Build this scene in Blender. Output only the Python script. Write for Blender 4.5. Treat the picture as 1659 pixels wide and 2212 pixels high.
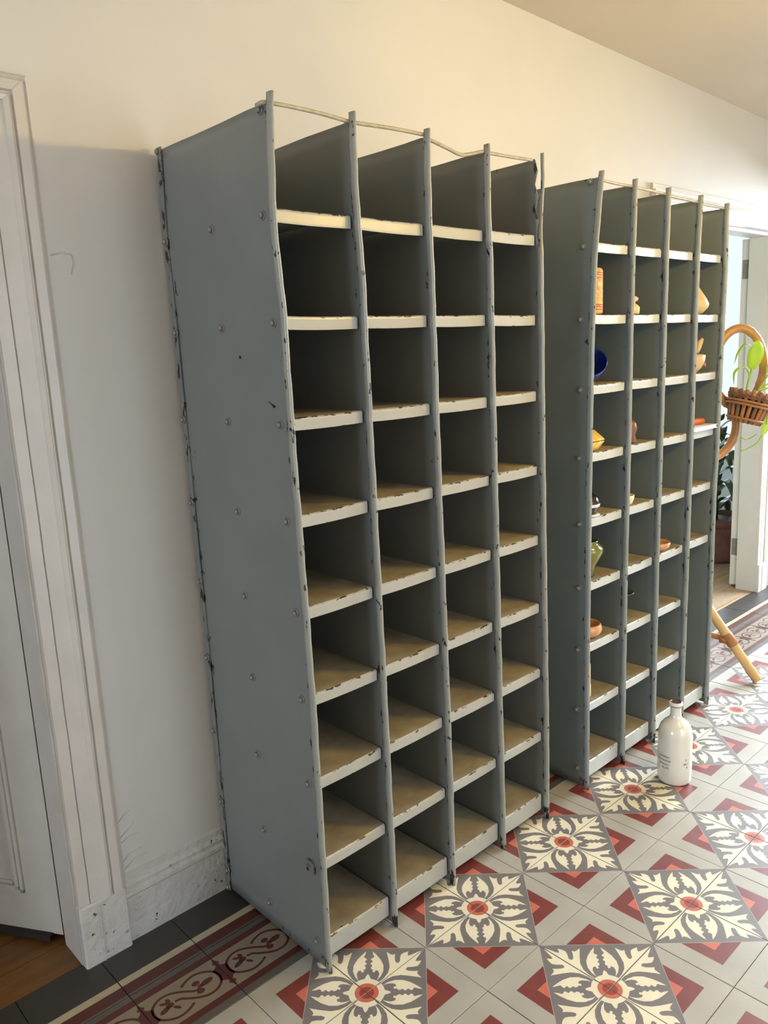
import bpy, math, random
from mathutils import Vector, Matrix
random.seed(7)
for o in list(bpy.data.objects): bpy.data.objects.remove(o)
scene = bpy.context.scene
COL = scene.collection
PI = math.pi

# ------------------------------------------------------------------ camera
# world: X along the shelf wall (to the right), Y into the wall, Z up, metres
cam_d = bpy.data.cameras.new('camera'); cam = bpy.data.objects.new('camera', cam_d); COL.objects.link(cam)
rt = Vector((0.72840332, -0.6835552, -0.04669995)); up = Vector((0.16724641, 0.11129305, 0.97961344)); fw = Vector((0.66442249, 0.72136408, -0.19538838))
cam.matrix_world = Matrix(((rt.x, up.x, -fw.x, -1.0226), (rt.y, up.y, -fw.y, -1.2494), (rt.z, up.z, -fw.z, 1.4686), (0, 0, 0, 1)))
cam_d.sensor_fit = 'VERTICAL'; cam_d.sensor_height = 36.0; cam_d.lens = 1718.38 / 2212 * 36.0
cam_d.clip_start = 0.05; cam_d.clip_end = 100
scene.camera = cam

# ------------------------------------------------------------------ world, daylight, exposure
world = bpy.data.worlds.new('sky'); scene.world = world; world.use_nodes = True
bg = world.node_tree.nodes['Background']; bg.inputs[0].default_value = (0.80, 0.90, 1.0, 1); bg.inputs[1].default_value = 1.0
scene.view_settings.view_transform = 'Standard'; scene.view_settings.look = 'None'
scene.view_settings.exposure = 0.15; scene.view_settings.gamma = 1.0; scene.view_settings.use_curve_mapping = False

def area(name, loc, look, sx, sy, power, col):
    d = bpy.data.lights.new(name, 'AREA'); d.shape = 'RECTANGLE'; d.size = sx; d.size_y = sy; d.energy = power; d.color = col
    o = bpy.data.objects.new(name, d); COL.objects.link(o); o.location = loc
    o.rotation_euler = Vector(look).to_track_quat('-Z', 'Y').to_euler()
    return o
# daylight outside the windows of the hall's two ends and of the blue room
area('daylight_end_window', (5.9, -0.30, 2.75), (-1, 0, -0.62), 4.4, 2.6, 1000, (0.80, 0.90, 1.0))
area('fill_glazed_door', (0.80, -2.72, 1.10), (0, 1, 0), 1.5, 2.0, 40, (0.78, 0.89, 1.0))  # added fill that lifts the left wall, set behind an unseen door
area('daylight_near_window', (-5.75, -0.75, 1.6), (1, 0, -0.15), 1.3, 1.8, 135, (0.78, 0.88, 1.0))
area('daylight_blue_room', (5.9, 2.3, 1.5), (-1, 0, -0.1), 1.6, 1.9, 32, (0.88, 0.94, 1.0))

# ------------------------------------------------------------------ helpers
def lin(c):
    return tuple(((v / 255) / 12.92 if v / 255 <= 0.04045 else ((v / 255 + 0.055) / 1.055) ** 2.4) for v in c) + (1,)

def mat(name, rgb, rough=0.5, var=0.08, vscale=6.0, bump=0.0, bscale=40.0, spec=0.5, rgb2=None, chip=None, coat=0.0, emit=None, metal=0.0, stretch=None, sss=0.0):
    m = bpy.data.materials.new(name); m.use_nodes = True
    nt = m.node_tree; N = nt.nodes; L = nt.links; b = N['Principled BSDF']
    c = lin(rgb)
    b.inputs['Roughness'].default_value = rough; b.inputs['Specular IOR Level'].default_value = spec
    b.inputs['Metallic'].default_value = metal; b.inputs['Coat Weight'].default_value = coat; b.inputs['Coat Roughness'].default_value = 0.12
    tc = N.new('ShaderNodeTexCoord'); src = tc.outputs['Object']
    if stretch:
        mp = N.new('ShaderNodeMapping'); mp.inputs['Scale'].default_value = stretch; L.new(src, mp.inputs[0]); src = mp.outputs[0]
    n1 = N.new('ShaderNodeTexNoise'); n1.inputs['Scale'].default_value = vscale; n1.inputs['Detail'].default_value = 6; L.new(src, n1.inputs[0])
    rp = N.new('ShaderNodeValToRGB'); rp.color_ramp.elements[0].position = 0.3; rp.color_ramp.elements[1].position = 0.7
    c2 = lin(rgb2) if rgb2 else tuple(min(1, v * (1 + var)) for v in c[:3]) + (1,)
    c1 = c if rgb2 else tuple(v * (1 - var) for v in c[:3]) + (1,)
    rp.color_ramp.elements[0].color = c1; rp.color_ramp.elements[1].color = c2
    L.new(n1.outputs[0], rp.inputs[0]); out = rp.outputs[0]
    if chip:      # paint flaked off: wear attribute (1 on worn edges) against noise
        at = N.new('ShaderNodeAttribute'); at.attribute_name = 'wear'
        n2 = N.new('ShaderNodeTexNoise'); n2.inputs['Scale'].default_value = chip[1]; n2.inputs['Detail'].default_value = 5; n2.inputs['Roughness'].default_value = 0.62
        mp2 = N.new('ShaderNodeMapping'); mp2.inputs['Scale'].default_value = chip[2]; L.new(tc.outputs['Object'], mp2.inputs[0]); L.new(mp2.outputs[0], n2.inputs[0])
        ma = N.new('ShaderNodeMath'); ma.operation = 'MULTIPLY_ADD'; ma.inputs[1].default_value = chip[3]; L.new(at.outputs['Fac'], ma.inputs[0]); L.new(n2.outputs[0], ma.inputs[2])
        r2 = N.new('ShaderNodeValToRGB'); r2.color_ramp.elements[0].position = chip[4]; r2.color_ramp.elements[1].position = chip[4] + 0.015
        L.new(ma.outputs[0], r2.inputs[0])
        mx = N.new('ShaderNodeMix'); mx.data_type = 'RGBA'; L.new(r2.outputs[0], mx.inputs[0]); L.new(out, mx.inputs[6]); mx.inputs[7].default_value = lin(chip[0]); out = mx.outputs[2]
    L.new(out, b.inputs['Base Color'])
    if bump:
        n3 = N.new('ShaderNodeTexNoise'); n3.inputs['Scale'].default_value = bscale; n3.inputs['Detail'].default_value = 5; L.new(src, n3.inputs[0])
        bp = N.new('ShaderNodeBump'); bp.inputs['Strength'].default_value = bump; bp.inputs['Distance'].default_value = 0.01
        L.new(n3.outputs[0], bp.inputs['Height']); L.new(bp.outputs[0], b.inputs['Normal'])
    if emit:
        b.inputs['Emission Color'].default_value = lin(emit[0]); b.inputs['Emission Strength'].default_value = emit[1]
    if sss:
        b.inputs['Subsurface Weight'].default_value = sss; b.inputs['Subsurface Radius'].default_value = (0.01, 0.012, 0.004)
    return m

class MB:
    def __init__(s): s.v = []; s.f = []; s.m = []; s.w = []; s.sm = []
    def vert(s, p, w=0.0): s.v.append(tuple(p)); s.w.append(w); return len(s.v) - 1
    def face(s, idx, m=0, smooth=False): s.f.append(tuple(idx)); s.m.append(m); s.sm.append(smooth)
    def poly(s, pts, m=0, w=0.0): s.face([s.vert(p, w) for p in pts], m)
    def box(s, x0, x1, y0, y1, z0, z1, m=0, w=0.0, M=None):
        P = [Vector((x, y, z)) for z in (z0, z1) for y in (y0, y1) for x in (x0, x1)]
        if M: P = [M @ q for q in P]
        i = [s.vert(q, w) for q in P]
        for q in ((0, 2, 3, 1), (4, 5, 7, 6), (0, 1, 5, 4), (2, 6, 7, 3), (0, 4, 6, 2), (1, 3, 7, 5)): s.face([i[k] for k in q], m)
    def cbox(s, x0, x1, y0, y1, z0, z1, c=0.004, m=0):          # box with chamfered vertical and top edges
        loop = lambda d: [(x0 + c + d, y0 + d), (x1 - c - d, y0 + d), (x1 - d, y0 + c + d), (x1 - d, y1 - c - d), (x1 - c - d, y1 - d), (x0 + c + d, y1 - d), (x0 + d, y1 - c - d), (x0 + d, y0 + c + d)]
        R = [[s.vert((x, y, z)) for x, y in loop(d)] for z, d in ((z0, 0), (z1 - c, 0), (z1, c))]
        s.rings(R, m, True, False); s.face(R[0][::-1], m); s.face(R[-1], m)
    def rings(s, R, m=0, closed=True, smooth=True):
        for a, b in zip(R, R[1:]):
            n = len(a)
            for k in range(n if closed else n - 1): s.face((a[k], a[(k + 1) % n], b[(k + 1) % n], b[k]), m, smooth)
    def tube(s, pts, r, n=8, m=0, caps=True, loop=False, w=0.0):
        P = [Vector(q) for q in pts]; k = len(P); rr = r if hasattr(r, '__len__') else [r] * k
        R = []; prev = None
        for i in range(k):
            if loop: t = P[(i + 1) % k] - P[i - 1]
            else: t = P[min(i + 1, k - 1)] - P[max(i - 1, 0)]
            t.normalize()
            if prev is None: a = t.orthogonal().normalized()
            else: a = (prev - t * prev.dot(t)).normalized()
            prev = a; b = t.cross(a)
            R.append([s.vert(P[i] + (a * math.cos(q) + b * math.sin(q)) * rr[i], w) for q in (2 * PI * j / n for j in range(n))])
        if loop: R.append(R[0])
        s.rings(R, m)
        if caps and not loop: s.face(R[0][::-1], m); s.face(R[-1], m)
    def lathe(s, prof, n=24, m=0, c=(0, 0, 0), M=None, mats=None, warp=None):
        R = []
        for r, z in prof:
            ring = []
            for j in range(n):
                a = 2 * PI * j / n; k = warp(a, z) if warp else 1
                q = Vector((r * k * math.cos(a), r * k * math.sin(a), z))
                if M: q = M @ q
                ring.append(s.vert(q + Vector(c)))
            R.append(ring)
        for i, (a, b) in enumerate(zip(R, R[1:])):
            for k in range(n): s.face((a[k], a[(k + 1) % n], b[(k + 1) % n], b[k]), mats[i] if mats else m, True)
        s.face(R[0][::-1], mats[0] if mats else m); s.face(R[-1], mats[-1] if mats else m)
    def prism(s, prof, axis, a, b, m=0, mitre=None):             # 2-D profile swept straight along an axis; mitre(u,v)->(da,db)
        def P(t, u, v): return (t, u, v) if axis == 'x' else ((u, t, v) if axis == 'y' else (u, v, t))
        R = [[], []]
        for u, v in prof:
            da, db = mitre(u, v) if mitre else (0, 0)
            R[0].append(s.vert(P(a + da, u, v))); R[1].append(s.vert(P(b + db, u, v)))
        s.rings(R, m, True, False); s.face(R[0][::-1], m); s.face(R[1], m)
    def mesh(s, name, mats, fix=True):
        me = bpy.data.meshes.new(name); me.from_pydata(s.v, [], s.f); 
        for q in mats: me.materials.append(q)
        for p, m, sm in zip(me.polygons, s.m, s.sm): p.material_index = m; p.use_smooth = sm
        at = me.attributes.new('wear', 'FLOAT', 'POINT'); at.data.foreach_set('value', s.w)
        if fix:
            import bmesh
            bm = bmesh.new(); bm.from_mesh(me); bmesh.ops.recalc_face_normals(bm, faces=bm.faces); bm.to_mesh(me); bm.free()
        me.update(); return me
    def obj(s, name, mats, parent=None, loc=(0, 0, 0), fix=True):
        return place(s.mesh(name, mats if isinstance(mats, (list, tuple)) else [mats], fix), name, parent, loc)

def place(me, name, parent=None, loc=(0, 0, 0), rz=0.0):
    o = bpy.data.objects.new(name, me); COL.objects.link(o); o.location = loc; o.rotation_euler = (0, 0, rz); o.parent = parent
    return o
def tag(o, label, cat, group=None):
    o['label'] = label; o['category'] = cat
    if group: o['group'] = group
    return o
def thing(name, label, cat, loc=(0, 0, 0), group=None):
    return tag(place(None, name, None, loc), label, cat, group)
def struct(o, label=None, cat=None):
    o['kind'] = 'structure'
    if label: o['label'] = label
    if cat: o['category'] = cat
    return o
def interp(tab, z):
    if z <= tab[0][0]: return tab[0][1]
    for (a, x), (b, y) in zip(tab, tab[1:]):
        if z <= b: return x + (y - x) * (z - a) / (b - a)
    return tab[-1][1]

# ------------------------------------------------------------------ materials
M = {}
M['wall'] = mat('wall_paint', (205, 202, 196), 0.6, 0.025, 2.5, 0.12, 9)
M['ceil'] = mat('ceiling_paint', (204, 192, 172), 0.6, 0.03, 2.0, 0.10, 7)
M['white_lit'] = mat('lit_woodwork_paint', (214, 212, 206), 0.35, 0.03, 9, 0.14, 26)  # same white woodwork, lightened to carry the daylight on the right doorway
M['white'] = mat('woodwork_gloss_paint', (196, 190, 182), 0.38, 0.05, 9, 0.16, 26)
M['white_worn'] = mat('chipped_woodwork_paint', (192, 189, 184), 0.42, 0.08, 16, 0.5, 45, chip=((70, 64, 58), 48, (1, 1, 1), 0.0, 0.665))
M['blue'] = mat('pale_blue_paint', (196, 216, 222), 0.6, 0.03, 3)
CH = ((44, 34, 30), 62, (1, 1, 0.42), 0.32, 0.83)
M['paint1'] = mat('grey_enamel', (116, 119, 117), 0.36, 0.06, 5, 0.05, 14, chip=CH)
M['paint2'] = mat('slate_enamel', (116, 125, 126), 0.34, 0.07, 5, 0.05, 14, chip=CH)
M['post1'] = mat('grey_enamel_post_lit', (152, 151, 142), 0.3, 0.08, 10, 0.10, 30, chip=((44, 36, 32), 60, (1, 1, 0.5), 0.42, 0.84))  # both posts: sheet enamel made lighter, front-edge brightness put into the colour
M['post2'] = mat('slate_enamel_post_lit', (144, 149, 144), 0.3, 0.08, 10, 0.10, 30, chip=((44, 36, 32), 60, (1, 1, 0.5), 0.42, 0.85))
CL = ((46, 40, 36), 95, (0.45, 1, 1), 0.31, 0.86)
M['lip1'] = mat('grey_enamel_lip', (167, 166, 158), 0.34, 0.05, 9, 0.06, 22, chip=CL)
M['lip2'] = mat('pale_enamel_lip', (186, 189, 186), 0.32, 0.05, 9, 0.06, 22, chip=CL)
M['dust'] = mat('dusty_board_top', (138, 127, 107), 0.6, 0.2, 14, 0.05, 30, rgb2=(168, 157, 134), chip=((40, 34, 30), 40, (0.3, 1, 1), 0.16, 0.81))
M['steel'] = mat('bolt_steel', (128, 126, 118), 0.4, 0.15, 60, metal=0.2, chip=((40, 34, 30), 120, (1, 1, 1), 0.0, 0.66))
M['rod'] = mat('rod_enamel', (166, 158, 136), 0.4, 0.2, 60)
G = dict(rough=0.40, bump=0.03, bscale=70, spec=0.65)
M['t_light'] = mat('tile_light_grey', (165, 161, 151), var=0.09, vscale=9, **G)
M['t_dark'] = mat('tile_mid_grey', (116, 111, 110), var=0.09, vscale=14, **G)
M['t_cream'] = mat('tile_cream', (222, 213, 188), var=0.06, vscale=14, **G)
M['t_red'] = mat('tile_oxblood', (116, 54, 48), var=0.12, vscale=14, **G)
M['t_salmon'] = mat('tile_salmon', (190, 102, 82), var=0.08, vscale=14, **G)
M['t_rust'] = mat('tile_rust', (146, 62, 48), var=0.10, vscale=20, **G)
M['t_beige'] = mat('tile_beige', (176, 164, 146), var=0.10, vscale=12, **G)
M['t_charcoal'] = mat('tile_charcoal', (50, 46, 42), var=0.12, vscale=9, **G)
M['t_stripe'] = mat('tile_stripe_grey', (128, 122, 114), var=0.10, vscale=9, **G)
M['b_red'] = mat('border_oxblood_shaded', (80, 30, 24), var=0.12, vscale=14, **G)  # border colours: tile colours darkened, with the left floor's shade painted in
M['b_cream'] = mat('border_cream_shaded', (174, 164, 138), var=0.08, vscale=14, **G)
M['b_beige'] = mat('border_beige_shaded', (130, 119, 103), var=0.10, vscale=12, **G)
M['b_grey'] = mat('border_grey_shaded', (86, 81, 75), var=0.10, vscale=9, **G)
M['grout'] = mat('grout', (58, 52, 47), 0.8, 0.2, 30)
M['oak_dark'] = mat('varnished_planks', (112, 74, 30), 0.35, 0.25, 5, 0.1, 30, stretch=(1, 7, 7))
M['oak_pale'] = mat('worn_planks', (176, 150, 118), 0.5, 0.14, 5, 0.1, 30, stretch=(1, 7, 7))
M['mat'] = mat('jute_mat', (160, 136, 108), 0.85, 0.15, 40, 0.4, 220)
M['dark'] = mat('dark_gap', (38, 32, 28), 0.8)

# ------------------------------------------------------------------ the room shell
WY = 0.585; CZ = 2.62; XL = -5.5; XR = 3.95; YF = -2.5
D1 = (-1.36, -0.432, 2.02); D2 = (2.42, 3.575, 2.01)             # door openings: x0, x1, height
w = MB()
for x0, x1, z0, z1 in ((XL, D1[0], 0, CZ), (D1[0], D1[1], D1[2], CZ), (D1[1], D2[0], 0, CZ), (D2[0], D2[1], D2[2], CZ), (D2[1], XR, 0, CZ)):
    w.box(x0, x1, WY, WY + 0.095, z0 - 0.02, z1 + 0.12)
struct(w.obj('wall_back', M['wall']), 'long white plastered wall behind the metal shelves', 'wall')
w = MB()
for x0, x1, z0, z1 in ((XL, 0.05, 0, CZ), (1.55, XR, 0, CZ), (0.05, 1.55, 2.2, CZ)): w.box(x0, x1, YF - 0.12, YF, z0 - 0.02, z1 + 0.12)
struct(w.obj('wall_front', M['wall']), 'plain white wall on the near side of the hall', 'wall')
def endwall(name, x, sgn, y0, y1, z0, z1, label):
    w = MB(); xa, xb = (x, x + sgn * 0.12)
    xa, xb = min(xa, xb), max(xa, xb)
    for a, b, c, d in ((YF - 0.12, y0, 0, CZ), (y1, WY + 0.095, 0, CZ), (y0, y1, 0, z0), (y0, y1, z1, CZ)): w.box(xa, xb, a, b, c - 0.02, d + 0.12)
    return struct(w.obj(name, M['wall']), label, 'wall')
endwall('wall_right', XR, 1, -1.75, 0.54, 0.06, 2.28, 'end wall with the bright window beyond the blue room door')
endwall('wall_left', XL, -1, -1.40, -0.10, 0.60, 2.40, 'far end wall behind the photographer with a window')
def window(name, x, y0, y1, z0, z1, label):
    e = struct(place(None, name, None, (x, (y0 + y1) / 2, z0)), label, 'window')
    hw = (y1 - y0) / 2; h = z1 - z0
    for a, b, c, d in ((-hw, -hw + 0.05, 0, h), (hw - 0.05, hw, 0, h), (-0.035, 0.035, 0, h), (-hw, hw, 0, 0.06), (-hw, hw, h - 0.05, h)):
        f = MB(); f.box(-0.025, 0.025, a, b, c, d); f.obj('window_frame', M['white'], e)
    for k in (1, 2):
        f = MB(); f.box(-0.015, 0.015, -hw, hw, h * k / 3 - 0.012, h * k / 3 + 0.012); f.obj('glazing_bar', M['white'], e)
window('window_1', XR + 0.06, -1.75, 0.54, 0.06, 2.28, 'tall casement window in the end wall')
window('window_2', XL - 0.06, -1.40, -0.10, 0.60, 2.40, 'casement window at the near end of the hall')
gd = struct(place(None, 'fill_door', None, (0.80, YF - 0.06, 0)), 'unseen glazed double door added on the near side for fill light', 'door')  # added out of view as an opening for the fill light
for x0, x1, z0, z1 in ((-.75, -.67, 0, 2.2), (.67, .75, 0, 2.2), (-.05, .05, 0, 2.2), (-.75, .75, 2.12, 2.2), (-.75, .75, 0, .12)):
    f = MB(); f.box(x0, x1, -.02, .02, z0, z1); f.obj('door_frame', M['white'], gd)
for z in (.55, .98, 1.41, 1.84):
    f = MB(); f.box(-.75, .75, -.012, .012, z - .012, z + .012); f.obj('glazing_bar', M['white'], gd)
c = MB()
q = [c.vert((x, y, 2.633 - 0.0225 * x + dz)) for dz in (0, 0.1) for y in (YF - 0.1, WY + 0.05) for x in (XL - 0.1, XR + 0.1)]
for f in ((0, 2, 3, 1), (4, 5, 7, 6), (0, 1, 5, 4), (2, 6, 7, 3), (0, 4, 6, 2), (1, 3, 7, 5)): c.face([q[k] for k in f])
struct(c.obj('ceiling', M['ceil']), 'cream painted ceiling of the hall', 'ceiling')

# ------------------------------------------------------------------ floor: cement tiles
f = MB(); f.box(XL, XR, YF, WY + 0.02, -0.06, -0.004)
floor = struct(f.obj('floor', M['grout']), 'patterned cement tile floor with leaf medallions and scroll border', 'floor')
T = 0.2; GAP = 0.0008; Z1, Z2, Z3, Z4 = 0.00008, 0.00016, 0.00024, 0.00032
LEAF = [(0, .13), (.016, .207), (.018, .29), (.041, .383), (.096, .464), (.176, .525), (.262, .582), (.306, .610), (.242, .615), (.212, .628), (.203, .658), (.164, .615), (.118, .577), (.085, .566), (.068, .582), (.068, .612), (.118, .665), (.142, .705), (.135, .752), (.111, .803), (.091, .770), (.066, .748), (.048, .785), (.030, .850), (0, .925)]
PETAL = [(.053, .205), (.064, .281), (.102, .363), (.173, .431), (.265, .470), (.355, .487), (.436, .494), (.392, .462), (.356, .447), (.350, .425), (.360, .402), (.345, .383), (.318, .385), (.304, .372), (.310, .350), (.296, .331), (.270, .334), (.256, .320), (.258, .301), (.234, .286), (.205, .288), (.190, .262), (.166, .276), (.180, .312), (.149, .322), (.107, .300), (.075, .255)]
def tess(b, pts, z, m, flip=False):
    """fill a simple polygon (concave allowed) flat at height z"""
    from mathutils.geometry import tessellate_polygon
    P = [Vector((x, y, 0)) for x, y in pts]
    idx = [b.vert((q.x * T, q.y * T, z)) for q in P]
    for t in tessellate_polygon([P]):
        a, c, d = (P[i] for i in t)
        t = t if (c - a).cross(d - a).z > 0 else t[::-1]
        b.face([idx[i] for i in t], m)
def tile_body(b, m, x1=T, y1=T):
    c = 0.0006; z0, z1 = -0.004, 0.0
    lo = [b.vert(q) for q in ((GAP, GAP, z0), (x1 - GAP, GAP, z0), (x1 - GAP, y1 - GAP, z0), (GAP, y1 - GAP, z0))]
    md = [b.vert(q) for q in ((GAP, GAP, z1 - c), (x1 - GAP, GAP, z1 - c), (x1 - GAP, y1 - GAP, z1 - c), (GAP, y1 - GAP, z1 - c))]
    g = GAP + c
    hi = [b.vert(q) for q in ((g, g, z1), (x1 - g, g, z1), (x1 - g, y1 - g, z1), (g, y1 - g, z1))]
    b.rings([lo, md, hi], m, True, False); b.face(hi, m)
def field_mesh():
    b = MB(); e = 0.006
    tile_body(b, 0)
    tess(b, [(e, e), (1 - 2 * e, e), (e, 1 - 2 * e)], Z1, 1)
    sw = lambda P: [(y, x) for x, y in P]
    cl = [(max(x, e * 1.2), y) for x, y in LEAF]
    for P in (cl, sw(cl), PETAL, sw(PETAL)): tess(b, P, Z2, 2)
    arc = lambda r: [(e, e)] + [(max(e, r * math.cos(a)), max(e, r * math.sin(a))) for a in (PI / 2 * k / 10 for k in range(11))]
    R = [(e, e)]
    for k in range(21):
        a = PI / 2 * k / 20; r = 0.213 + (0.075 * max(0, 1 - abs(a - PI / 4) / 0.16) ** 0.7)
        R.append((max(e, r * math.cos(a)), max(e, r * math.sin(a))))
    tess(b, R, Z2, 2); tess(b, arc(0.142), Z3, 4); tess(b, arc(0.088), Z4, 5)
    for cc, z, m in ((0.762, Z1, 3), (0.592, Z2, 4)):
        tess(b, [(cc, 1.004 - cc), (cc, cc), (1.004 - cc, cc)], z, m)
    return b
FM = [M[k] for k in ('t_light', 't_dark', 't_cream', 't_red', 't_salmon', 't_rust')]
fb = field_mesh(); tile_me = fb.mesh('tile', FM, fix=False)
cells = []
eye = Vector((-1.0226, -1.2494))
for i in range(-27, 22):
    for j in range(-12, 1):
        ctr = Vector((i * T + 0.1, j * T + 0.1))
        if ctr.x > XR - 0.02 or ctr.x < XL or ctr.y < YF: continue
        d = ctr - eye; s_ = d.x * rt.x + d.y * rt.y; t_ = d.x * fw.x + d.y * fw.y + 0.287
        vis = t_ > 1.0 and abs(s_ / t_) < 0.66 and (1.44 / max(t_, .01)) < 1.2
        cells.append((0 if vis else 1, d.length, i, j))
cells.sort()
restm = MB(); hidden = 0
for n, (v, _, i, j) in enumerate(cells):
    a, bq = i % 2, j % 2
    rz = {(0, 0): 0, (1, 0): PI / 2, (1, 1): PI, (0, 1): -PI / 2}[(a, bq)]
    loc = Vector(((i + a) * T, (j + bq) * T, 0))
    if n < 300 and v == 0:
        o = place(tile_me, 'tile', floor, (loc.x, loc.y, random.uniform(-0.0005, 0.0003)), rz)
        o.rotation_euler = (random.uniform(-.0012, .0012), random.uniform(-.0012, .0012), rz)
    else:
        R = Matrix.Translation(loc) @ Matrix.Rotation(rz, 4, 'Z'); off = len(restm.v)
        for q in fb.v: restm.vert(R @ Vector(q))
        for fc, m in zip(fb.f, fb.m): restm.face([k + off for k in fc], m)
        hidden += 1
if hidden:
    o = restm.obj('tile_field', FM, floor, fix=False); o['kind'] = 'stuff'

# border tiles
def stroke(b, pts, wdt, z, m):
    P = [Vector(q) for q in pts]; n = len(P); Lp = []; Rp = []
    for k in range(n):
        t = (P[min(k + 1, n - 1)] - P[max(k - 1, 0)]).normalized(); nn = Vector((-t.y, t.x)) * wdt / 2
        Lp.append(P[k] + nn); Rp.append(P[k] - nn)
    li = [b.vert((q.x * T, q.y * T, z)) for q in Lp]; ri = [b.vert((q.x * T, q.y * T, z)) for q in Rp]
    for k in range(n - 1): b.face((ri[k], ri[k + 1], li[k + 1], li[k]), m)
def smooth(pts, n=5):
    P = [Vector(q) for q in pts]; P = [P[0] * 2 - P[1]] + P + [P[-1] * 2 - P[-2]]; out = []
    for a, bq, c, d in zip(P, P[1:], P[2:], P[3:]):
        for k in range(n):
            t = k / n
            out.append(0.5 * ((2 * bq) + (c - a) * t + (2 * a - 5 * bq + 4 * c - d) * t * t + (3 * bq - a - 3 * c + d) * t ** 3))
    out.append(P[-2]); return out
def ell(cx, cy, rx, ry, a=0, n=14):
    return [(cx + rx * math.cos(t) * math.cos(a) - ry * math.sin(t) * math.sin(a), cy + rx * math.cos(t) * math.sin(a) + ry * math.sin(t) * math.cos(a)) for t in (2 * PI * k / n for k in range(n))]
def border_mesh():
    b = MB(); e = 0.006; tile_body(b, 0); V0 = 0.51
    rect = lambda v0, v1, z, m: tess(b, [(e, v0), (1 - e, v0), (1 - e, v1), (e, v1)], z, m)
    rect(0.11, 0.21, Z1, 2); rect(0.21, 0.81, Z1, 1); rect(0.81, 0.91, Z1, 2)
    S1 = [(.50, .16), (.595, .205), (.71, .222), (.82, .18), (.905, .10), (.925, 0), (.895, -.11), (.79, -.178), (.675, -.178), (.57, -.125), (.48, -.055), (.415, .005), (.345, .02)]
    for S in (S1, [(1 - x, -y) for x, y in S1]):
        stroke(b, [(q.x, q.y + V0) for q in smooth(S)], 0.034, Z2, 2)
    for s in (0, 1):                                            # half a knot at each joint
        k = [(0, .285), (.02, .235), (.05, .20), (.022, .165), (.045, .13), (.10, .10), (.075, 0), (.10, -.10), (.045, -.13), (.022, -.165), (.05, -.20), (.02, -.235), (0, -.285)]
        tess(b, [((x if s == 0 else 1 - x) if x > e else (e if s == 0 else 1 - e), y + V0) for x, y in k], Z2, 2)
    for E_ in (ell(.77, .02, .085, .042, .1), ell(.655, .085, .05, .04), ell(.645, -.06, .05, .04), ell(.68, .01, .04, .03)): tess(b, [(x, y + V0) for x, y in E_], Z3, 2)
    for E_ in (ell(.20, -.02, .075, .034, .3), ell(.225, .08, .05, .022, -.6), ell(.325, -.075, .05, .022, -.9), ell(.285, .085, .028, .04), ell(.275, .01, .05, .04)): tess(b, [(x, y + V0) for x, y in E_], Z3, 2)
    return b
border_me = border_mesh().mesh('border_tile', [M['b_grey'], M['b_beige'], M['b_red']], fix=False)
def edge_mesh():
    b = MB(); e = 0.006; tile_body(b, 0, T, WY - 0.4)
    rect = lambda v0, v1, z, m: tess(b, [(e, v0), (1 - e, v0), (1 - e, v1), (e, v1)], z, m)
    rect(e, 0.035, Z1, 3); rect(0.035, 0.20, Z1, 1); rect(0.20, 0.31, Z1, 2)
    return b
edge_me = edge_mesh().mesh('edge_tile', [M['t_charcoal'], M['b_red'], M['b_cream'], M['b_grey']], fix=False)
for i in range(-10, 22):
    place(border_me, 'border_tile', floor, (i * T, 0.2, random.uniform(-.0005, .0003)))
    place(edge_me, 'edge_tile', floor, (i * T, 0.4, random.uniform(-.0005, .0003)))

# ------------------------------------------------------------------ woodwork: baseboards and door surrounds
def baseboard(name, x0, x1, label):
    Y = WY
    prof = [(Y, -0.002), (Y - 0.017, -0.002), (Y - 0.018, 0.125), (Y - 0.022, 0.130), (Y - 0.022, 0.140), (Y - 0.014, 0.146), (Y - 0.016, 0.156), (Y - 0.008, 0.166), (Y - 0.006, 0.180), (Y, 0.186)]
    b = MB(); n = max(2, int((x1 - x0) / 0.05)); R = []
    for k in range(n + 1):
        x = x0 + (x1 - x0) * k / n; j = random.uniform(-0.0012, 0.0012)
        R.append([b.vert((x, y - (j if y < Y else 0), z + (j if 0.12 < z else 0))) for y, z in prof])
    b.rings(R, 0, True, False); b.face(R[0][::-1]); b.face(R[-1])
    return struct(b.obj(name, M['white_worn']), label, 'baseboard')
baseboard('baseboard_left', -0.318, D2[0] - 0.16, 'thickly painted white baseboard running behind the metal shelves')
baseboard('baseboard_right', D2[1] + 0.125, XR, 'white baseboard right of the blue room door')
baseboard('baseboard_far', XL, D1[0] - 0.16, 'white baseboard left of the panelled door')
for pts in (((-.305, .285), (-.28, .300), (-.262, .313)), ((-.302, .272), (-.275, .282), (-.252, .278)), ((-.306, .215), (-.285, .232), (-.25, .236)), ((-.300, .196), (-.27, .214), (-.238, .214)), ((-.303, .33), (-.285, .345), (-.27, .352)), ((-.297, 1.715), (-.272, 1.722), (-.249, 1.719)), ((-.249, 1.719), (-.246, 1.70), (-.255, 1.675))):
    b = MB(); b.tube([(x, WY - 0.0004, z) for x, z in pts], [0.0012, 0.0026, 0.001], 6); b.obj('plaster_ridge', M['wall'], bpy.data.objects['wall_back'])
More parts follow.
